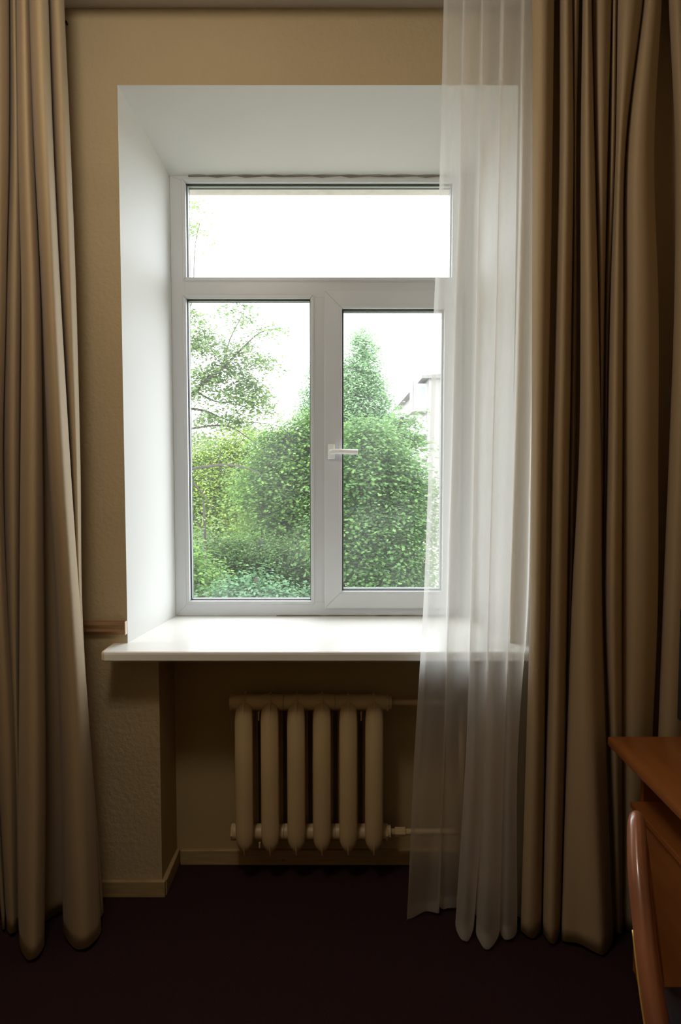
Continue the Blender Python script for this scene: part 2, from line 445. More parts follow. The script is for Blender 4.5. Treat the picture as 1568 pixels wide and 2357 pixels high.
# handle
hx0, hx1 = P(755, 1040, YW - 0.02).x, P(771, 1040, YW - 0.02).x
hz0, hz1 = P(763, 1057, YW - 0.02).z, P(763, 1022, YW - 0.02).z
b = bmesh.new(); box(b, hx0, hx1, YW - 0.030, YW - 0.0155, hz0, hz1, bev=0.004, seg=3)
hb = wpart('handle_plate', b, M_handle, sash, smooth=True, auto=0.6)
b = bmesh.new()
hc = Vector(((hx0 + hx1) / 2, 0, P(763, 1040, YW - 0.04).z))
tube(b, [(hc.x, YW - 0.025, hc.z), (hc.x, YW - 0.045, hc.z)], [0.011, 0.010], n=16)
wpart('handle_neck', b, M_handle, sash, smooth=True, auto=0.7)
b = bmesh.new()
xe = P(824, 1040, YW - 0.06).x
tube(b, catmull([(hc.x - 0.002, YW - 0.046, hc.z), (hc.x + 0.012, YW - 0.054, hc.z + 0.001), (hc.x + 0.04, YW - 0.058, hc.z + 0.001), (xe - 0.02, YW - 0.060, hc.z - 0.001), (xe, YW - 0.060, hc.z - 0.001)], 5),
     [0.014] * 10 + [0.0145] * 10 + [0.0135], n=14, squash=(1.0, 0.75))
wpart('handle_lever', b, M_handle, sash, smooth=True, auto=0.8)

# sealant beads at head and sill
b = bmesh.new()
tube(b, [(WX0 + 0.08 + i * 0.04, YW - 0.002, HEAD_W - 0.002 + 0.0018 * math.sin(i * 1.7)) for i in range(28)], [0.004 + 0.0018 * math.sin(i * 2.3) for i in range(28)], n=6)
wpart('head_sealant', b, M_seal)
b = bmesh.new()
tube(b, [(-0.28 + i * 0.03, YW - 0.002, SILL_Z + 0.001) for i in range(26)], [0.0022 + 0.0020 * abs(math.sin(i * 0.9)) for i in range(26)], n=6)
wpart('sill_sealant', b, M_seal)

# inner sill with rounded nose and end cap
SF = -0.128
SX0, SX1 = P(238, 1500, SF).x, RX1 + 0.06
SB = P(600, 1523, SF).z
b = bmesh.new()
nose = [(SF + 0.007, SILL_Z), (SF + 0.002, SILL_Z - 0.003), (SF, SILL_Z - 0.009), (SF, SB + 0.004), (SF + 0.004, SB)]
prof = [(-0.001, SILL_Z)] + nose + [(-0.001, SB)]
prism(b, [(SX0, y, z) for y, z in prof], (SX1 - SX0, 0, 0))
prism(b, [(RX0 + 0.002, -0.001, SILL_Z), (RX0 + 0.002, -0.001, SB), (RX1 - 0.002, -0.001, SB), (RX1 - 0.002, -0.001, SILL_Z)], (0, 0.001, 0))
prism(b, [(RX0 - 0.004, -0.001, SB), (RX1 + 0.004, -0.001, SB), (WX1 + 0.004, YW, SB), (WX0 - 0.004, YW, SB)], (0, 0, SILL_Z - SB))
sill = wpart('window_sill', b, M_sill)
b = bmesh.new(); prism(b, [(SX0 - 0.007, y + (0 if i else 0), z + 0.001) for i, (y, z) in enumerate([(-0.001, SILL_Z)] + [(y - 0.0015, z) for y, z in nose] + [(-0.001, SB - 0.002)])], (0.010, 0, 0))
bmesh.ops.bevel(b, geom=list(b.edges), offset=0.0012, segments=1, affect='EDGES')
wpart('sill_end_cap', b, M_sillcap, sill)
# outer galvanised sill
b = bmesh.new(); prism(b, [(-0.70, D1, 0.985), (0.54, D1, 0.985), (0.54, OUT + 0.06, 0.965), (-0.70, OUT + 0.06, 0.965)], (0, 0, -0.004))
wpart('outer_sill', b, M_metal)

# nail in the wall
b = bmesh.new(); pn = P(155, 56, 0)
tube(b, [(pn.x, 0.0, pn.z), (pn.x + 0.002, -0.018, pn.z - 0.003)], [0.0035, 0.005], n=8)
tag(obj('wall_hook', b, M_black), 'small dark nail in the wall just below the ceiling beside the left curtain', 'nail')

# ------------------------------------------------------------------ radiator
rad = thing('radiator', 'cream painted cast-iron radiator with six ribbed sections in the niche below the window sill', 'radiator',
            (P(711, 1800, 0.07).x, 0.105, 0))
rx = [P(x, 1800, 0.03).x - rad.location.x for x in (560, 620, 681, 741, 802, 862)]
pitch = (rx[-1] - rx[0]) / 5
zt = P(700, 1630, 0.04).z; zb = P(700, 1935, 0.04).z
ZT, ZB = P(700, 1597, 0.09).z, P(700, 1978, 0.03).z
def section(cx):
    b = bmesh.new()
    hw = 0.0345
    # column outline swept in z: front, and rear, pointed at both ends and leaning towards the hubs
    def column(y_face, y_in, sgn):
        zs = [ZB + 0.005, ZB + 0.012, ZB + 0.028, ZB + 0.055, ZB + 0.09, (ZT + ZB) / 2, ZT - 0.095, ZT - 0.06, ZT - 0.035, ZT - 0.015, ZT]
        ws = [0.03, 0.30, 0.68, 0.95, 1.0, 1.0, 1.0, 0.93, 0.66, 0.28, 0.03]
        yo = [0.016, 0.011, 0.005, 0.001, 0, 0, 0, 0.008, 0.026, 0.046, 0.06]
        rings = []
        n = 18
        for z, w, dy in zip(zs, ws, yo):
            r = []
            for k in range(n):
                a = 2 * math.pi * k / n
                u, v = math.cos(a), math.sin(a)
                xx = hw * w * math.copysign(abs(u) ** 0.75, u)
                dep = 0.021 * (0.35 + 0.65 * w)
                rid = 0.004 if k in (13, 14) and abs(u) < 0.2 else 0.0      # raised centre seam
                yy = y_face + sgn * (0.021 + dy) + v * (dep + rid) * 1.0
                if v * sgn < 0: yy -= sgn * (0.0035 if abs(u) < 0.12 else 0.0)
                r.append(b.verts.new((cx + xx, yy, z)))
            rings.append(r)
        for r0, r1 in zip(rings, rings[1:]):
            for k in range(n): b.faces.new((r0[k], r0[(k + 1) % n], r1[(k + 1) % n], r1[k]))
        b.faces.new(rings[0][::-1]); b.faces.new(rings[-1])
    column(-0.07, 0, 1)
    column(0.07, 0, -1)
    # thin web between the columns, hubs top and bottom
    prism(b, [(cx - 0.003, -0.072, ZT - 0.075), (cx - 0.003, -0.058, ZT - 0.035), (cx - 0.003, -0.02, ZT - 0.006), (cx - 0.003, 0.0, ZT + 0.002), (cx - 0.003, 0.02, ZT - 0.006), (cx - 0.003, 0.05, ZT - 0.04), (cx - 0.003, 0.05, ZB + 0.05), (cx - 0.003, 0.0, ZB + 0.02), (cx - 0.003, -0.055, ZB + 0.004), (cx - 0.003, -0.066, ZB + 0.03)], (0.006, 0, 0))
    box(b, cx - 0.0022, cx + 0.0022, -0.0725, -0.05, ZB + 0.03, ZT - 0.07, bev=0.0008)
    box(b, cx - 0.042, cx + 0.042, 0.048, 0.066, ZB + 0.06, ZT - 0.06, bev=0.004)
    for z, r in ((zt, 0.031), (zb, 0.031)):
        tube(b, [(cx - pitch * 0.498, 0, z), (cx - pitch * 0.36, 0, z), (cx, 0, z), (cx + pitch * 0.36, 0, z), (cx + pitch * 0.498, 0, z)], [r, r, r * 1.12, r, r], n=20)
    return b
for cx in rx:
    obj('radiator_section', section(cx), M_rad, rad, smooth=True, auto=0.7)
def plug(x0, x1, z, r0):
    b = bmesh.new(); tube(b, [(x0, 0, z), (x1, 0, z)], [r0, r0], n=8 if r0 > 0.031 else 18)
    return b
xl, xr = rx[0] - pitch * 0.5, rx[-1] + pitch * 0.5
for z in (zt, zb):
    obj('end_plug', plug(xl - 0.008, xl, z, 0.033), M_rad, rad)
    obj('end_plug', plug(xr, xr + 0.006, z, 0.034), M_rad, rad)
    obj('pipe_nut', plug(xr + 0.006, xr + 0.018, z, 0.026), M_rad, rad)
    b = bmesh.new()
    tube(b, [(xr + 0.018, 0, z), (xr + 0.2, 0, z), (xr + 0.30, 0, z)], 0.0125, n=14)
    tube(b, [(xr + 0.29, 0, z), (xr + 0.30, 0.0, 0.0 if z == zb else zb - 0.1)], 0.0125, n=14) if z == zt else None
    obj('supply_pipe' if z == zt else 'return_pipe', b, M_rad, rad, smooth=True)
b = bmesh.new(); tube(b, [(xr + 0.035, 0, zb), (xr + 0.075, 0, zb)], 0.019, n=8)
obj('pipe_coupling', b, M_rad, rad)
for x in (rx[0] + pitch * 0.55, rx[4] + pitch * 0.5):
    b = bmesh.new(); box(b, x - 0.003, x + 0.003, -0.030, -0.026, zt - 0.062, zt - 0.028, bev=0.001)
    box(b, x - 0.004, x + 0.004, -0.026, 0.109, zt - 0.038, zt - 0.030)
    obj('wall_bracket', b, M_rad, rad)
bx_ = rx[0] + pitch * 0.55
b = bmesh.new(); box(b, bx_ - 0.003, bx_ + 0.003, -0.030, -0.026, zb - 0.05, zb - 0.028, bev=0.001); box(b, bx_ - 0.004, bx_ + 0.004, -0.026, 0.109, zb - 0.038, zb - 0.030)
obj('wall_bracket', b, M_rad, rad)

# ------------------------------------------------------------------ curtains
def drape(name, rows, ztop, hem_z, mtl, thick=0.0015, sub=5, nz=64, wob=0.0, seed=1, back_in=0.16, deepen=0.0, open_start=False):
    """rows: list of (image_y or None for hem, [ (xl, xr, y_front, y_back) per fold ]).
    Each fold is a rounded lobe towards the room whose sides curl back to the valley behind it."""
    rng = random.Random(seed)
    secs, zs = [], []
    for (iy, folds) in rows:
        ctrl = []
        for fi, fold in enumerate(folds):
            x0, x1, yf, yb = fold[:4]; sk = fold[4] if len(fold) > 4 else 0.0
            if fi: yb += deepen
            w = x1 - x0; ym = yb + (yf - yb) * 0.52
            ctrl += [(x0, yf)] if (open_start and fi == 0) else [(x0 + back_in * w, yb), (x0, ym)]
            ctrl += [ (x0 + (0.24 + 0.2 * sk) * w, yf + (0.1 + 0.5 * max(sk, 0)) * (yb - yf)), (x0 + (0.5 + 0.28 * sk) * w, yf + 0.3 * abs(sk) * (yb - yf)), (x0 + (0.76 + 0.16 * sk) * w, yf + (0.1 + 0.5 * max(-sk, 0)) * (yb - yf)), (x1, ym), (x1 - back_in * w, yb)]
        pts = []
        yy = iy
        for (xx, Y) in ctrl:
            if iy == 'hem':
                # the image row whose ray meets the hem height at this depth
                lo_, hi_ = 1200.0, 2600.0
                for _ in range(30):
                    mid = (lo_ + hi_) / 2
                    if P(xx, mid, Y).z > hem_z: lo_ = mid
                    else: hi_ = mid
                yy = lo_
            pts.append((P(xx, yy, Y).x, Y))
        secs.append(catmull(pts, sub))
        zs.append(hem_z if iy == 'hem' else P(784, iy, -0.22).z)
    # top row extrapolated to the rail
    if zs[0] < ztop:
        secs.insert(0, secs[0].copy()); zs.insert(0, ztop)
    zs = np.array(zs); secs = np.array(secs)
    order = np.argsort(zs); zs, secs = zs[order], secs[order]
    levels = np.linspace(hem_z, ztop, nz)
    # smooth interpolation between the measured sections
    tan = np.zeros_like(secs)
    for i in range(len(zs)):
        if 0 < i < len(zs) - 1:
            tan[i] = (secs[i + 1] - secs[i - 1]) / (zs[i + 1] - zs[i - 1])
        elif i == 0: tan[i] = (secs[1] - secs[0]) / (zs[1] - zs[0])
        else: tan[i] = 0
    grid = []
    for z in levels:
        i = min(max(int(np.searchsorted(zs, z)) - 1, 0), len(zs) - 2)
        h = zs[i + 1] - zs[i]; t = (z - zs[i]) / h
        s = (2 * t ** 3 - 3 * t ** 2 + 1) * secs[i] + (t ** 3 - 2 * t ** 2 + t) * h * tan[i] + (-2 * t ** 3 + 3 * t ** 2) * secs[i + 1] + (t ** 3 - t ** 2) * h * tan[i + 1]
        grid.append(s)
    grid = np.array(grid)
    n = grid.shape[1]
    ph = [rng.uniform(0, 6.28) for _ in range(4)]
    bm = bmesh.new()
    V = []
    for j, z in enumerate(levels):
        row = []
        for k in range(n):
            x, y = grid[j, k]
            a = wob * (math.sin(z * 2.1 + k * 0.07 + ph[0]) + 0.5 * math.sin(z * 5.3 + k * 0.11 + ph[1]))
            zz = z
            if j == 0: zz = z + 0.004 * math.sin(k * 0.35 + ph[2])
            row.append(bm.verts.new((x + a, y + a * 0.6, zz)))
        V.append(row)
    for j in range(len(levels) - 1):
        for k in range(n - 1):
            bm.faces.new((V[j][k], V[j][k + 1], V[j + 1][k + 1], V[j + 1][k]))
    o = obj(name, bm, mtl, None, smooth=True)
    if thick:
        md = o.modifiers.new('cloth_thickness', 'SOLIDIFY'); md.thickness = thick; md.offset = 0
    return o, grid, levels

# left heavy curtain: folds from left to right
left_rows = [
    (0,     [(-95, -48, -.29, -.17), (-46, 20, -.31, -.18), (22, 40, -.24, -.17), (38, 70, -.32, -.18), (68, 110, -.35, -.19), (108, 148, -.26, -.14)]),
    (350,   [(-90, -40, -.29, -.17), (-38, 22, -.31, -.18), (24, 44, -.24, -.17), (42, 79, -.32, -.18), (80, 124, -.35, -.19), (122, 161, -.26, -.13)]),
    (700,   [(-84, -32, -.29, -.17), (-30, 14, -.30, -.18), (16, 47, -.24, -.17), (48, 93, -.33, -.18), (98, 141, -.35, -.18), (139, 175, -.25, -.12)]),
    (1050,  [(-66, -28, -.28, -.17), (-26, 6, -.29, -.18), (10, 46, -.24, -.17), (48, 97, -.34, -.18), (110, 162, -.35, -.17), (160, 184, -.23, -.11)]),
    (1400,  [(-40, -20, -.27, -.17), (-18, 16, -.28, -.18), (16, 45, -.24, -.17), (46, 102, -.35, -.18), (127, 184, -.34, -.16), (180, 190, -.21, -.10)]),
    (1750,  [(-22, -6, -.26, -.17), (-4, 36, -.27, -.18), (30, 46, -.24, -.18), (44, 105, -.36, -.19), (140, 210, -.33, -.13), (203, 212, -.19, -.10)]),
    ('hem', [(4, 14, -.22, -.16), (16, 42, -.24, -.17), (38, 48, -.22, -.18), (44, 104, -.365, -.20), (146, 232, -.315, -.12), (226, 238, -.15, -.10)]),
]
o, _, _ = drape('left_curtain', left_rows, 3.165, 0.014, M_curt, wob=0.0015, seed=3, deepen=0.01)
o.name = 'heavy_curtain'
tag(o, 'heavy beige curtain gathered at the left of the window, hanging from ceiling to carpet', 'curtain')

right_rows = [
    (0,     [(1226, 1276, -.31, -.19), (1288, 1318, -.29, -.19), (1318, 1334, -.26, -.19), (1342, 1361, -.30, -.20), (1361, 1408, -.27, -.19), (1410, 1422, -.24, -.19), (1422, 1480, -.28, -.19), (1482, 1524, -.26, -.19), (1540, 1585, -.28, -.19), (1590, 1640, -.28, -.19)]),
    (350,   [(1226, 1272, -.31, -.18), (1288, 1320, -.29, -.18), (1320, 1328, -.24, -.18), (1338, 1369, -.30, -.19), (1369, 1399, -.27, -.18), (1403, 1418, -.24, -.18), (1418, 1440, -.28, -.18), (1442, 1506, -.29, -.18), (1556, 1592, -.26, -.18), (1594, 1640, -.28, -.19)]),
    (700,   [(1225, 1267, -.31, -.17), (1280, 1316, -.29, -.17), (1317, 1330, -.21, -.17), (1337, 1378, -.31, -.18), (1378, 1391, -.25, -.18), (1394, 1406, -.21, -.18), (1406, 1436, -.29, -.18), (1436, 1515, -.29, -.17), (1553, 1604, -.26, -.17), (1606, 1645, -.28, -.19)]),
    (1050,  [(1223, 1261, -.31, -.16), (1272, 1311, -.30, -.17), (1312, 1326, -.21, -.17), (1333, 1384, -.32, -.18), (1384, 1389, -.23, -.18), (1391, 1398, -.21, -.18), (1399, 1434, -.30, -.18), (1434, 1515, -.29, -.17), (1540, 1600, -.26, -.17), (1602, 1645, -.28, -.19)]),
    (1400,  [(1221, 1257, -.30, -.16), (1265, 1306, -.30, -.17), (1308, 1318, -.22, -.17), (1316, 1387, -.33, -.18), (1386, 1389, -.23, -.18), (1389, 1392, -.21, -.18), (1393, 1432, -.30, -.18), (1432, 1514, -.28, -.17), (1526, 1590, -.26, -.17), (1592, 1640, -.28, -.19)]),
    (1750,  [(1211, 1253, -.28, -.17), (1257, 1301, -.295, -.17), (1302, 1306, -.22, -.17), (1304, 1396, -.34, -.18, .2), (1396, 1399, -.23, -.18), (1399, 1403, -.21, -.18), (1403, 1432, -.27, -.18), (1432, 1500, -.25, -.17), (1514, 1580, -.25, -.17), (1582, 1630, -.27, -.19)]),
    ('hem', [(1200, 1246, -.255, -.18), (1250, 1291, -.285, -.18), (1292, 1296, -.21, -.18), (1294, 1411, -.35, -.19, .45), (1411, 1413, -.23, -.18), (1413, 1416, -.21, -.18), (1416, 1434, -.24, -.18), (1436, 1490, -.23, -.17), (1504, 1570, -.24, -.17), (1572, 1620, -.25, -.19)]),
]
o, _, _ = drape('right_curtain', right_rows, 3.165, 0.014, M_curt, wob=0.001, seed=5, deepen=0.02)
o.name = 'heavy_curtain.001'
tag(o, 'heavy beige curtain in deep folds at the right of the window behind the desk', 'curtain')

# sheer
def sheer_row(iy, xs, yf, yb):
    return (iy, [(xs[i], xs[i + 1], yf[i], yb[i]) for i in range(len(xs) - 1)])
sheer_rows = [
    (0,     [(1022, 1070, -.245, -.20), (1066, 1113, -.255, -.20), (1108, 1160, -.26, -.20), (1154, 1206, -.26, -.20), (1200, 1232, -.255, -.20), (1232, 1262, -.16, -.12)]),
    (450,   [(1011, 1060, -.24, -.18), (1058, 1107, -.26, -.18), (1100, 1150, -.265, -.18), (1144, 1202, -.265, -.18), (1196, 1230, -.25, -.18), (1230, 1255, -.15, -.11)]),
    (700,   [(1000, 1050, -.235, -.17), (1048, 1103, -.26, -.17), (1096, 1145, -.27, -.17), (1140, 1196, -.27, -.17), (1190, 1228, -.25, -.17), (1228, 1252, -.14, -.10)]),
    (1050,  [(988, 1040, -.22, -.155), (1040, 1098, -.255, -.155), (1090, 1136, -.27, -.16), (1130, 1186, -.27, -.16), (1180, 1222, -.25, -.16), (1222, 1246, -.13, -.10)]),
    (1400,  [(975, 1030, -.20, -.15), (1032, 1088, -.235, -.15), (1084, 1128, -.27, -.155), (1122, 1174, -.275, -.155), (1168, 1214, -.25, -.155), (1216, 1240, -.13, -.10)]),
    (1750,  [(954, 1024, -.185, -.145), (1022, 1070, -.17, -.14), (1072, 1118, -.275, -.145), (1114, 1160, -.285, -.15), (1158, 1192, -.26, -.15), (1192, 1216, -.14, -.11)]),
    ('hem', [(937, 1010, -.168, -.085, -1.0), (1012, 1052, -.10, -.07), (1049, 1091, -.275, -.12), (1096, 1150, -.31, -.15), (1150, 1190, -.27, -.16), (1190, 1206, -.15, -.12)]),
]
o, grid, levels = drape('sheer_curtain', sheer_rows, 3.165, 0.013, M_sheer, thick=0.0, sub=6, wob=0.001, seed=8, back_in=0.04, open_start=True)
tag(o, 'white translucent sheer curtain hanging over the right side of the window', 'curtain')
sheer = o
# stitched hems: a second layer of voile along the bottom and the leading edge
b = bmesh.new()
n = grid.shape[1]
vz = [levels[0] + 0.001, levels[0] + 0.04]
rows_ = []
for z, gj in ((levels[0] + 0.001, 0), (levels[0] + 0.045, 1)):
    t = (z - levels[0]) / (levels[1] - levels[0])
    g = grid[0] * (1 - t) + grid[1] * t
    rows_.append([b.verts.new((g[k][0], g[k][1] + 0.0015, z)) for k in range(n)])
for k in range(n - 1): b.faces.new((rows_[0][k], rows_[0][k + 1], rows_[1][k + 1], rows_[1][k]))
obj('hem', b, M_sheer, sheer, smooth=True)
b = bmesh.new()
prev = None
for j, z in enumerate(levels):
    g = grid[j]
    # first control starts inside the lobe: take the leading strip
    a = [b.verts.new((g[k][0], g[k][1] + 0.0015, z)) for k in range(0, 6)]
    if prev:
        for k in range(5): b.faces.new((prev[k], prev[k + 1], a[k + 1], a[k]))
    prev = a
obj('side_hem', b, M_sheer, sheer, smooth=True)

# curtain rail on the ceiling (just above the frame)
b = bmesh.new(); box(b, LX + 0.02, RXW - 0.02, -0.30, -0.16, 3.172, CEIL, bev=0.004)
tag(obj('curtain_rail', b, M_pvc), 'white plastic curtain track fixed to the ceiling above both curtains', 'curtain rail')

# ------------------------------------------------------------------ desk
DZ = 0.76
DX = 0.845
dy0 = -0.375
desk = thing('desk', 'reddish cherry-veneer desk with a low cabinet at the right edge of the picture', 'desk', (1.15, -1.2, 0))
def dpart(name, m, *a, parent=None, bev=0.002, **k):
    b = bmesh.new(); box(b, *a, bev=bev)
    bmesh.ops.translate(b, verts=b.verts, vec=-desk.location)
    return obj(name, b, m, parent or desk, **k)
dpart('desk_top', M_desk, DX, RXW - 0.005, -2.05, dy0, DZ - 0.030, DZ, bev=0.006, auto=0.5, smooth=True)
dpart('side_panel', M_desk, DX + 0.085, RXW - 0.005, dy0 - 0.075, dy0 - 0.055, 0.0, DZ - 0.030)
dpart('side_panel', M_desk, DX + 0.085, RXW - 0.005, -2.02, -2.0, 0.0, DZ - 0.030)
dpart('back_panel', M_deskin, RXW - 0.03, RXW - 0.012, -1.999, dy0 - 0.077, 0.0, DZ - 0.031)
cabz = 0.585
dpart('cabinet_top', M_desk, DX + 0.045, RXW - 0.031, -1.995, dy0 - 0.077 + 0.0, cabz - 0.018, cabz, bev=0.002)
cb = dpart('cabinet_door', M_desk, DX + 0.062, DX + 0.082, -1.19, dy0 - 0.085, 0.05, cabz - 0.021)
dpart('cabinet_door', M_desk, DX + 0.062, DX + 0.082, -1.98, -1.195, 0.05, cabz - 0.021)
dpart('plinth', M_desk, DX + 0.09, RXW - 0.04, -1.98, dy0 - 0.09, 0.0, 0.05)

# television standing on the desk, only its dark edge in view
pt = P(1557, 1655, -0.62)
tv = thing('television', 'black television standing on the desk at the right edge of the picture', 'television', (1.2, -0.7, DZ))
b = bmesh.new(); box(b, pt.x - tv.location.x, pt.x - tv.location.x + 0.055, -0.55, 0.08, pt.z - DZ - 0.0, 0.46, bev=0.006)
obj('screen_housing', b, M_black, tv)
b = bmesh.new(); box(b, pt.x - tv.location.x - 0.001, pt.x - tv.location.x + 0.003, -0.53, 0.06, pt.z - DZ + 0.02, 0.44)
obj('screen', b, mat('dark_screen', (0.008, 0.008, 0.01), 0.3), tv)
b = bmesh.new(); cxn = pt.x - tv.location.x + 0.03
tube(b, [(cxn, -0.25, 0.008), (cxn, -0.25, pt.z - DZ + 0.02)], 0.02, n=12)
obj('stand_neck', b, M_black, tv)
b = bmesh.new(); box(b, cxn - 0.05, cxn + 0.12, -0.40, -0.10, 0.0, 0.010, bev=0.004)
obj('stand_foot', b, M_black, tv)

# ------------------------------------------------------------------ chair pushed up to the desk, seen past its curved back
RZ = 0.85
rail_px = [(1465, 1874), (1466, 1930), (1470, 2010), (1478, 2090), (1487, 2170), (1499, 2260), (1513, 2345), (1530, 2440)]
rail_pts = [Z(x, y, RZ - 0.015 - 0.27 * (y - 1874) / 470.0) for x, y in rail_px]
cc = Vector((0.78, -1.30, 0))
chair = thing('chair', 'glossy reddish wooden chair with a curved backrest in front of the desk', 'chair', cc)
def cpart(name, b, m, parent=None, **k):
    bmesh.ops.translate(b, verts=b.verts, vec=-cc); return obj(name, b, m, parent or chair, **k)
b = bmesh.new()
pp = catmull([tuple(p) for p in rail_pts], 5)
m_ = len(pp)
rr = [0.0185 * math.sin(math.pi * min(1, 0.5 + i / 6) / 2) if i < 3 else 0.0185 + 0.003 * min(1, i / 12) for i in range(m_)]
rr[0] = 0.010; rr[1] = 0.0155; rr[-1] = 0.012
tube(b, [tuple(p) for p in pp], rr, n=20, squash=(1.0, 1.6))
cpart('crest_rail', b, M_chair, smooth=True)
# upholstered back panel below the rail
b = bmesh.new()
A = [Vector(p) for p in pp[4:-3]]
nrm = Vector((0.93, 0.36, 0)).normalized()
top, bot = -0.028, -0.17
cols = []
for p in A:
    c_ = []
    for (dz, off) in ((top, 0.006), (bot, 0.020), (bot, 0.044), (top, 0.030)):
        c_.append(b.verts.new(p + Vector((0, 0, dz)) + nrm * off))
    cols.append(c_)
for c0, c1 in zip(cols, cols[1:]):
    for k in range(4): b.faces.new((c0[k], c0[(k + 1) % 4], c1[(k + 1) % 4], c1[k]))
b.faces.new(cols[0][::-1]); b.faces.new(cols[-1])
bmesh.ops.recalc_face_normals(b, faces=b.faces)
cpart('back_pad', b, M_chairpad)
b = bmesh.new()
tube(b, [p + Vector((0, 0, -0.026)) - nrm * 0.024 for p in A[12:]], 0.0028, n=8)
cpart('brass_piping', b, M_brass, smooth=True)
pf, pn_ = pp[2], pp[-3]
seat_z = 0.45
for (p_, dx) in ((pf, 0.045), (pn_, 0.0)):
    b = bmesh.new()
    p_ = Vector(p_) + Vector((dx, 0, 0)); tp = p_ - Vector((dx, 0, 0))
    tube(b, catmull([tuple(tp + Vector((0.004, 0, -0.012))), (p_.x + 0.006, p_.y + 0.004, 0.5), (p_.x + 0.012, p_.y + 0.006, 0.42), (p_.x + 0.008, p_.y, 0.2), (p_.x, p_.y, 0.0)], 4), 0.016, n=12)
    cpart('back_post', b, M_chair, smooth=True)
b = bmesh.new()
yA, yB = pf[1] - 0.02, pn_[1] + 0.02
prism(b, [(pf[0] + 0.05, yA, 0.425), (pn_[0] + 0.05, yB, 0.425), (pn_[0] + 0.36, yB + 0.14, 0.425), (pf[0] + 0.20, yA + 0.0, 0.425)], (0, 0, 0.04))
bmesh.ops.bevel(b, geom=list(b.edges), offset=0.008, segments=2, affect='EDGES')
cpart('seat', b, M_chairpad)
for (x_, y_) in ((pn_[0] + 0.33, yB + 0.14), (pf[0] + 0.18, yA - 0.02)):
    b = bmesh.new(); tube(b, [(x_, y_, 0.425), (x_, y_, 0.0)], [0.018, 0.013], n=12)
    cpart('front_leg', b, M_chair, smooth=True)

# dark wooden panel at the far left, against the wall behind the curtain
cabt = thing('wooden_panel', 'dark mahogany panel just visible low at the left edge beside the beige curtain', 'panel', (-1.38, -0.07, 0))
b = bmesh.new(); box(b, -0.235, 0.232, -0.02, 0.045, 0.0, 0.74, bev=0.003); obj('board', b, M_cab, cabt)
b = bmesh.new(); box(b, -0.24, 0.238, -0.03, 0.052, 0.741, 0.768, bev=0.004); obj('cap_rail', b, M_cab, cabt)

# bare ceiling rose added above the fill light, out of view
lamp = thing('fill_light_mount', 'bare ceiling rose added above the unseen fill light', 'lamp', (-0.60, -1.5, CEIL))
b = bmesh.new(); tube(b, [(0, 0, 0), (0, 0, -0.02), (0, 0, -0.03)], [0.10, 0.10, 0.05], n=24); obj('ceiling_rose', b, M_pvc, lamp, smooth=True, auto=0.6)

# ------------------------------------------------------------------ outdoors
GZ = -6.0
b = bmesh.new(); box(b, -120, 120, OUT + 0.02, 220, GZ - 0.5, GZ); struct(obj('ground', b, M_grass))

SIMPLE = np.array([(0, 0, 0), (0.42, 0.30, 0.07), (1.0, 0, -0.03), (0.42, -0.30, 0.07)])
SIMPLE_F = [(0, 1, 2), (0, 2, 3)]
mp_pts = [(0, 0, 0)]
for k, (r, a) in enumerate([(0.10, -180), (0.55, -118), (0.42, -92), (0.85, -62), (0.48, -30), (1.0, 0), (0.48, 30), (0.85, 62), (0.42, 92), (0.55, 118)]):
    t = math.radians(a); mp_pts.append((0.35 + 0.6 * r * math.cos(t) if k else -0.1, 0.6 * r * math.sin(t), 0.05 * r))
mp_pts[0] = (0.35, 0, 0)
MAPLE = np.array(mp_pts)
MAPLE_F = [(0, i, i + 1 if i < 10 else 1) for i in range(1, 11)]

def leaves(name, C, N, S, T, mtl, parent, maple=False):
    """C centres, N normals, S sizes, T tints -> one mesh of leaf blades"""
    tmpl, F = (MAPLE, MAPLE_F) if maple else (SIMPLE, SIMPLE_F)
    n = len(C); k = len(tmpl); F = np.array(F)
    N = N / np.linalg.norm(N, axis=1, keepdims=True)
    R = RNG.normal(size=(n, 3)); A = np.cross(N, R); A /= np.linalg.norm(A, axis=1, keepdims=True)
    B = np.cross(N, A)
    V = C[:, None, :] + S[:, None, None] * (tmpl[None, :, 0:1] * A[:, None, :] + tmpl[None, :, 1:2] * B[:, None, :] + tmpl[None, :, 2:3] * N[:, None, :])
    V = V.reshape(-1, 3)
    faces = (F[None, :, :] + (np.arange(n) * k)[:, None, None]).reshape(-1)
    nf = n * len(F)
    me = bpy.data.meshes.new(name)
    me.vertices.add(len(V)); me.vertices.foreach_set('co', V.astype(np.float32).ravel())
    me.loops.add(nf * 3); me.loops.foreach_set('vertex_index', faces.astype(np.int32))
    me.polygons.add(nf); me.polygons.foreach_set('loop_start', (np.arange(nf) * 3).astype(np.int32))
    me.update(calc_edges=True)
    at = me.attributes.new('tint', 'FLOAT', 'POINT'); at.data.foreach_set('value', np.repeat(T, k).astype(np.float32))
    me.materials.append(mtl)
    o = bpy.data.objects.new(name, me); COL.objects.link(o); o.parent = parent; o['kind'] = 'stuff'
    return o

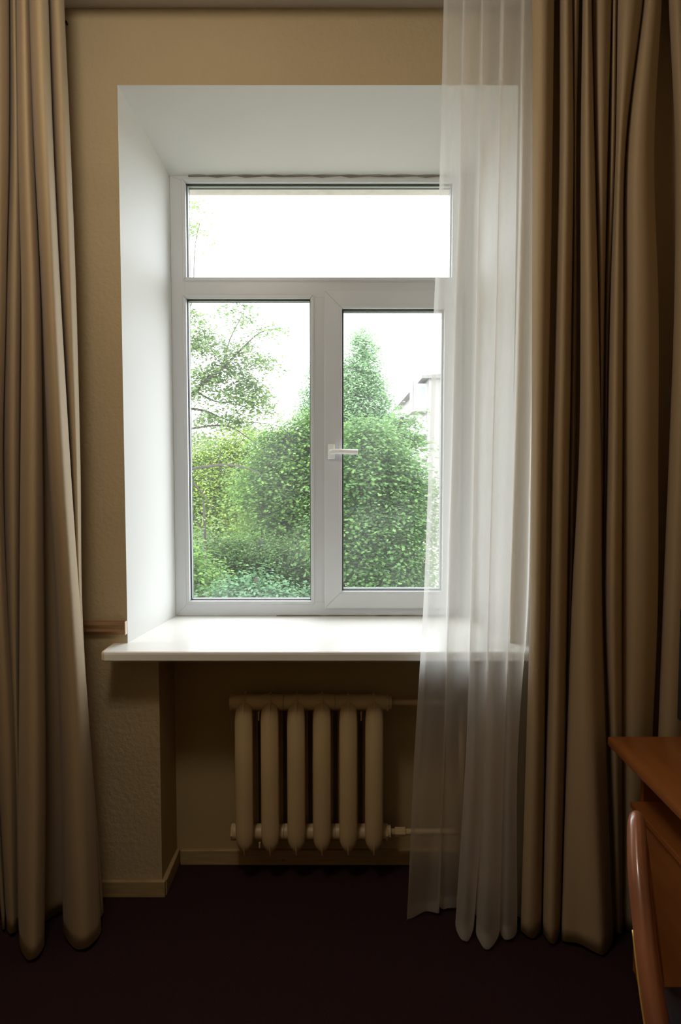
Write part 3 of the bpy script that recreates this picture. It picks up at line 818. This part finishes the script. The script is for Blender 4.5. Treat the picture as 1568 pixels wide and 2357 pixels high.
def crown(blobs, per_m2, k, rc, size, shell=0.55):
    """clusters of leaves on the outer part of each ellipsoid blob (cx,cy,cz,rx,ry,rz[,density])"""
    Cs, Ns, Ts = [], [], []
    for bl in blobs:
        cx, cy, cz, rx_, ry_, rz_ = bl[:6]; dens = bl[6] if len(bl) > 6 else 1.0
        area = 4 * math.pi * ((rx_ * ry_) ** 1.6 / 3 + (rx_ * rz_) ** 1.6 / 3 + (ry_ * rz_) ** 1.6 / 3) ** (1 / 1.6)
        nc = max(3, int(area * per_m2 * dens))
        d = RNG.normal(size=(nc, 3)); d /= np.linalg.norm(d, axis=1, keepdims=True)
        r = shell + (1.08 - shell) * RNG.random(nc) ** 0.7
        r *= 0.86 + 0.16 * (np.sin(d[:, 0] * 7.3 + cx * 3) * np.sin(d[:, 2] * 8.1 + cz * 5) + 0.5 * np.sin(d[:, 1] * 9 + d[:, 0] * 5 + cx * 7))
        c = np.array((cx, cy, cz)) + d * r[:, None] * np.array((rx_, ry_, rz_))
        tint = np.clip(0.45 + 0.26 * RNG.normal(size=nc), 0, 1)
        off = RNG.normal(size=(nc, k, 3)) * np.array((rc, rc, rc * 0.38))
        off[:, :, 2] -= 0.25 * (off[:, :, 0] ** 2 + off[:, :, 1] ** 2) / rc      # sprays arch downwards
        P_ = c[:, None, :] + off
        nn = RNG.normal(size=(nc, k, 3)) * 0.30 + np.array((0, 0, 1.0)) + d[:, None, :] * 0.35
        Cs.append(P_.reshape(-1, 3)); Ns.append(nn.reshape(-1, 3))
        Ts.append(np.clip(np.repeat(tint, k) + 0.06 * RNG.normal(size=nc * k), 0, 1))
    C, N, T = np.concatenate(Cs), np.concatenate(Ns), np.concatenate(Ts)
    S = size * (0.7 + 0.6 * RNG.random(len(C)))
    return C, N, S, T

def tree(name, label, blobs, trunk, mtl, size, per_m2=9, k=22, rc=0.35, maple=False, cat='tree', branches=(), shell=0.55, group=None):
    """blobs and trunk given in world coordinates"""
    base = Vector(trunk[0][:3])
    root = thing(name, label, cat, base, group=group)
    C, N, S, T = crown(blobs, per_m2, k, rc, size, shell)
    C = C - np.array(base)
    leaves('foliage', C, N, S, T, mtl, root, maple)
    b = bmesh.new()
    tube(b, catmull([tuple(Vector(t[:3]) - base) for t in trunk], 4), list(np.interp(np.linspace(0, 1, (len(trunk) - 1) * 4 + 1), np.linspace(0, 1, len(trunk)), [t[3] for t in trunk])), n=10)
    obj('trunk', b, M_bark, root, smooth=True)
    for br in branches:
        b = bmesh.new()
        m = (len(br) - 1) * 4 + 1
        tube(b, catmull([tuple(Vector(t[:3]) - base) for t in br], 4), list(np.interp(np.linspace(0, 1, m), np.linspace(0, 1, len(br)), [t[3] for t in br])), n=7)
        obj('branch', b, M_bark, root, smooth=True)
    return root

def PX(x, y, Y, rx_=None, ry_=None, rz_=None, dens=1.0):
    """blob measured in the photograph (centre px, radii px) at distance Y"""
    p = P(x, y, Y); s = (Y + CAM_D) / FPX
    return (p.x, p.y, p.z, rx_ * s, (ry_ if ry_ else rx_) * s, (rz_ if rz_ else rx_) * s, dens)

L_airy = leaf_mat('leaf_airy', (0.13, 0.21, 0.09), (0.27, 0.36, 0.14), 0.5)
L_yel = leaf_mat('leaf_yellow_green', (0.18, 0.29, 0.05), (0.42, 0.54, 0.11), 0.50)
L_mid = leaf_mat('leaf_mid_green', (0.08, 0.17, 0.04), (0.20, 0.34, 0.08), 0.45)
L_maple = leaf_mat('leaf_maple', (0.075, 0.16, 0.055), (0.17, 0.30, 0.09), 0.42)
L_far = leaf_mat('leaf_far', (0.20, 0.33, 0.19), (0.38, 0.54, 0.30), 0.50)  # lightened leaf colour: distance haze is mixed into it
L_blue = leaf_mat('leaf_blue_green', (0.045, 0.11, 0.055), (0.14, 0.26, 0.13), 0.35)
L_dark = leaf_mat('leaf_understory', (0.03, 0.075, 0.02), (0.11, 0.20, 0.05), 0.35)

# airy tree entering from the left
Ya = 10.5
def br(pts, r0, r1, Y=Ya):
    n_ = len(pts); return [(*P(x, y, Y + 0.25 * math.sin(i * 1.3)), r0 + (r1 - r0) * i / (n_ - 1)) for i, (x, y) in enumerate(pts)]
tb = P(300, 1100, Ya)
airy_blobs = [PX(452, 468, Ya, 20, 30, 12, .4), PX(438, 515, Ya, 12, 30, 30, .4), PX(440, 718, Ya, 24, 30, 22, .8), PX(470, 770, Ya, 36, 40, 30, .7),
              PX(450, 795, Ya, 26, 40, 24, .9), PX(520, 800, Ya, 40, 40, 22, .45), PX(525, 840, Ya, 42, 40, 30, .9), PX(475, 865, Ya, 44, 40, 28, 1.0), PX(450, 905, Ya, 26, 30, 18, .7),
              PX(570, 880, Ya, 42, 40, 28, .8), PX(595, 915, Ya, 36, 40, 22, .8), PX(540, 905, Ya, 46, 40, 20, .6), PX(565, 800, Ya, 28, 40, 20, .6), PX(560, 735, Ya, 30, 40, 26, .35), PX(520, 712, Ya, 18, 30, 16, .4),
              PX(545, 700, Ya, 30, 30, 12, .35), PX(640, 755, Ya, 26, 30, 8, .3), PX(600, 765, Ya, 20, 30, 12, .4), PX(618, 835, Ya, 26, 30, 20, .5), PX(610, 945, Ya, 36, 30, 14, .5), PX(590, 830, Ya, 26, 30, 20, .6),
              PX(480, 955, Ya, 50, 40, 22, .6), PX(540, 960, Ya, 46, 40, 22, .6), PX(460, 1000, Ya, 40, 50, 18, .3)]
tree('airy_tree', 'light airy tree with small leaves whose thin branches reach in from the left', airy_blobs,
     [(tb.x, Ya, GZ, 0.24), (tb.x + 0.1, Ya, 0, 0.18), (tb.x + 0.2, Ya, 4, 0.12), (tb.x + 0.1, Ya, 7.5, 0.05)], L_airy, 0.08, per_m2=36, k=24, rc=0.17,
     branches=[br([(310, 1040), (400, 950), (445, 905), (470, 880), (510, 850), (560, 800), (600, 765), (650, 755)], 0.055, 0.004),
               br([(310, 1050), (400, 1000), (450, 985), (520, 980), (560, 1000), (610, 1040)], 0.03, 0.005),
               br([(310, 1120), (410, 1090), (450, 1078), (520, 1070), (570, 1078), (605, 1095)], 0.04, 0.006),
               br([(450, 900), (500, 925), (560, 925), (610, 945)], 0.02, 0.004),
               br([(420, 940), (470, 945), (530, 968), (620, 975)], 0.03, 0.005),
               br([(430, 1095), (470, 1140), (490, 1170)], 0.02, 0.006),
               br([(320, 900), (400, 760), (440, 700), (450, 560), (470, 480)], 0.02, 0.003),
               br([(510, 850), (530, 780), (560, 720), (560, 695)], 0.015, 0.003)], shell=0.1)

# bright yellow-green tree behind it
Yb = 22
tree('yellow_green_tree', 'bright yellow-green leafy tree in the left pane behind the thin branches',
     [PX(500, 1100, Yb, 95, 90, 85), PX(470, 1040, Yb, 60, 60, 50), PX(560, 1010, Yb, 60, 60, 55), PX(450, 1160, Yb, 70, 60, 60), PX(600, 1080, Yb, 70, 60, 60), PX(520, 1180, Yb, 90, 60, 60), PX(380, 1120, Yb, 80, 70, 90)],
     [(*P(500, 1200, Yb)[:2], GZ, 0.3), (*P(500, 1200, Yb), 0.2), (*P(505, 1060, Yb), 0.08)], L_yel, 0.10, per_m2=22, k=28, rc=0.38,
     branches=[br([(430, 1160), (460, 1210), (500, 1260)], 0.05, 0.02, Yb - 1.6)])

Yc = 17.5
tree('rounded_maple', 'dense mid-green broadleaf tree filling the middle of the view beside the mullion',
     [PX(680, 1050, Yc, 85, 80, 85), PX(650, 1010, Yc, 60, 50, 45), PX(720, 990, Yc, 60, 60, 60), PX(620, 1110, Yc, 80, 70, 70), PX(700, 1150, Yc, 100, 80, 80), PX(640, 1200, Yc, 80, 70, 60), PX(760, 1080, Yc, 70, 70, 100)],
     [(*P(690, 1200, Yc)[:2], GZ, 0.32), (*P(690, 1200, Yc), 0.22), (*P(690, 1040, Yc), 0.08)], L_mid, 0.10, per_m2=22, k=28, rc=0.34, maple=True)

Yd = 27
tree('conical_tree', 'tall pale-green cone-shaped tree rising to a point in the right pane',
     [PX(834, 772, Yd, 11, 12, 24, 2), PX(836, 800, Yd, 18, 16, 26, 1.5), PX(838, 835, Yd, 32, 28, 32), PX(836, 880, Yd, 50, 42, 36), PX(795, 860, Yd, 20, 20, 40), PX(840, 930, Yd, 66, 55, 50), PX(800, 950, Yd, 45, 45, 60), PX(860, 985, Yd, 66, 55, 55), PX(830, 1060, Yd, 95, 80, 80), PX(790, 835, Yd, 7, 10, 22)],
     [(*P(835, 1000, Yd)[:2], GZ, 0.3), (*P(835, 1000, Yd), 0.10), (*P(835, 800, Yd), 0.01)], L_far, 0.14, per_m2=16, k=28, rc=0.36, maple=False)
tree('slender_tree', 'slender pale-green treetop half hidden behind the centre mullion',
     [PX(718, 850, 34, 10, 12, 34), PX(722, 910, 34, 26, 25, 36), PX(712, 960, 34, 44, 40, 40), PX(700, 900, 34, 10, 12, 10), PX(730, 1040, 34, 70, 60, 60), PX(755, 900, 34, 20, 20, 60)],
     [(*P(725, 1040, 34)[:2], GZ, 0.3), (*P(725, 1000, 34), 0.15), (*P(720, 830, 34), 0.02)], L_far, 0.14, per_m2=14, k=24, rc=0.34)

Ye = 13.5
tree('spreading_maple', 'large-leaved green maple nearest the opening sash in the right pane',
     [PX(850, 1010, Ye, 60, 60, 55), PX(830, 1090, Ye, 75, 70, 60), PX(905, 1075, Ye, 50, 60, 50), PX(930, 1160, Ye, 58, 60, 60), PX(850, 1180, Ye, 75, 70, 60), PX(905, 1270, Ye, 72, 70, 60), PX(830, 1300, Ye, 80, 70, 60),
      PX(900, 1350, Ye, 85, 70, 60), PX(955, 1110, Ye, 30, 40, 22), PX(950, 1210, Ye, 34, 40, 30), PX(935, 1310, Ye, 44, 50, 40), PX(790, 1220, Ye, 50, 60, 80), PX(800, 1400, Ye, 90, 70, 50), PX(935, 1400, Ye, 50, 60, 40)],
     [(*P(860, 1300, Ye)[:2], GZ, 0.25), (*P(862, 1300, Ye), 0.16), (*P(852, 1000, Ye), 0.05)], L_maple, 0.09, per_m2=30, k=40, rc=0.33, maple=True,
     branches=[br([(862, 1340), (830, 1280), (795, 1240)], 0.05, 0.02, Ye), br([(862, 1320), (900, 1230), (945, 1180)], 0.05, 0.015, Ye)])
tree('young_maple', 'small leafy maple between the conical tree and the pale building',
     [PX(930, 985, 19, 26, 40, 30), PX(945, 1010, 19, 30, 40, 22, .8), PX(915, 1030, 19, 34, 40, 40), PX(955, 960, 19, 14, 20, 16, .6), PX(925, 955, 19, 16, 20, 18, .7)],
     [(*P(920, 1040, 19)[:2], GZ, 0.2), (*P(920, 1040, 19), 0.1), (*P(930, 960, 19), 0.02)], L_maple, 0.12, per_m2=14, k=20, rc=0.30, maple=True)

Yf = 9.5
tree('mounded_shrub', 'low blue-green shrub with a rounded top at the bottom of the left pane',
     [PX(590, 1360, Yf, 85, 70, 62), PX(540, 1375, Yf, 70, 60, 50), PX(650, 1385, Yf, 65, 60, 52), PX(590, 1420, Yf, 120, 80, 60)],
     [(*P(590, 1400, Yf)[:2], GZ, 0.10), (*P(590, 1400, Yf), 0.05), (*P(590, 1340, Yf), 0.015)], L_blue, 0.085, per_m2=26, k=20, rc=0.20, cat='shrub')
tree('leafy_shrub', 'bright green shrub in the lower left corner of the left pane',
     [PX(465, 1330, Yf + 1.5, 60, 50, 44), PX(440, 1300, Yf + 1.5, 50, 50, 50), PX(470, 1390, Yf + 1.5, 80, 60, 50)],
     [(*P(460, 1400, Yf + 1.5)[:2], GZ, 0.09), (*P(460, 1390, Yf + 1.5), 0.05), (*P(458, 1310, Yf + 1.5), 0.015)], L_mid, 0.10, per_m2=20, k=20, rc=0.22, cat='shrub')
Yg = 14.5
tree('low_bush', 'dark-green bush behind the rounded blue-green shrub',
     [PX(600, 1270, Yg, 110, 80, 50), PX(500, 1260, Yg, 90, 70, 50), PX(660, 1290, Yg, 80, 70, 60), PX(600, 1350, Yg, 180, 90, 70), PX(460, 1330, Yg, 90, 60, 80), PX(690, 1370, Yg, 80, 70, 70)],
     [(*P(600, 1300, Yg)[:2], GZ, 0.14), (*P(600, 1300, Yg), 0.08), (*P(600, 1240, Yg), 0.02)], L_dark, 0.085, per_m2=24, k=22, rc=0.30, cat='bush')
tree('birch_sapling', 'thin pale-stemmed sapling at the left edge of the left pane',
     [PX(455, 1180, 12.7, 26, 30, 40, .7), PX(470, 1215, 12.7, 26, 30, 26, .6)],
     [(*P(472, 1260, 12.7)[:2], GZ, 0.04), (*P(472, 1240, 12.7), 0.03), (*P(466, 1150, 12.7), 0.008)], L_airy, 0.09, per_m2=9, k=16, rc=0.22)
# belt of trees far behind
for i, (x, y, r) in enumerate([(430, 1150, 110), (560, 1140, 110), (690, 1130, 115), (820, 1120, 110)]):
    Yh = 33 + i * 9
    lab = ['distant dark trees behind the far left branches', 'distant trees behind the yellow-green tree', 'distant trees behind the centre mullion', 'distant trees behind the conical tree'][i]
    tree('distant_tree', lab, [PX(x, y, Yh, r, 60, 90), PX(x + 40, y + 110, Yh, r, 60, 90), PX(x - 30, y + 190, Yh, r, 60, 90)],
         [(*P(x, y, Yh)[:2], GZ, 0.3), (*P(x, y, Yh), 0.2), (*P(x, y - 60, Yh), 0.05)], L_mid if i % 2 else L_dark, 0.28, per_m2=2.2, k=24, rc=0.8)

# pale apartment house on the right
BYN = 77.5
kx = (BYN + CAM_D) / FPX
bx0 = P(988, 900, BYN).x; bzt = P(988, 872, BYN).z
bld = thing('apartment_house', 'pale apartment house with balconies seen behind the sheer curtain', 'building', (bx0 + 6, BYN + 20, GZ))
def bpart(name, m, *a, parent=None):
    b = bmesh.new(); box(b, *a); bmesh.ops.translate(b, verts=b.verts, vec=-bld.location); return obj(name, b, m, parent or bld)
wallp = bpart('wall', M_bwall, bx0, bx0 + 14, BYN, BYN + 42, GZ, bzt)
bpart('roof_eave', M_broof, bx0 - 0.9, bx0 + 14.9, BYN - 0.6, BYN + 42.6, bzt, bzt + 0.35)
b = bmesh.new()
prism(b, [(bx0 - 0.9, BYN - 0.6, bzt + 0.35), (bx0 + 14.9, BYN - 0.6, bzt + 0.35), (bx0 + 7, BYN - 0.6, bzt + 0.9)], (0, 43.2, 0))
bmesh.ops.translate(b, verts=b.verts, vec=-bld.location); obj('roof', b, M_broof, bld)
fl = 2.8
for f in range(5):
    z0 = bzt - 3.4 - f * fl
    for j in range(3):
        y0 = BYN + 1.5 + j * 13
        bp_ = bpart('balcony', M_bwhite, bx0 - 1.55, bx0, y0, y0 + 5, z0, z0 + 1.15)
        bpart('balcony_slab', M_bwall, bx0 - 1.75, bx0, y0 - 0.15, y0 + 5.15, z0 - 0.18, z0, parent=bp_)
        w_ = bpart('window', M_bwhite, bx0 - 0.03, bx0 + 0.05, y0 + 1, y0 + 4, z0 + 0.9, z0 + 2.3)
        bpart('pane', M_bwin, bx0 - 0.05, bx0 - 0.031, y0 + 1.15, y0 + 3.85, z0 + 1.2, z0 + 2.2, parent=w_)
bpart('glazed_loggia', M_bwhite, bx0 - 1.55, bx0, BYN + 1.5, BYN + 6.5, bzt - 2.25, bzt - 0.35)
bpart('loggia_pane', M_bwin, bx0 - 0.95, bx0 - 0.35, BYN + 1.46, BYN + 1.5, bzt - 2.0, bzt - 0.7)
bpart('downpipe', M_broof, bx0 - 1.72, bx0 - 1.6, BYN + 1.3, BYN + 1.42, bzt - 3.4, bzt)
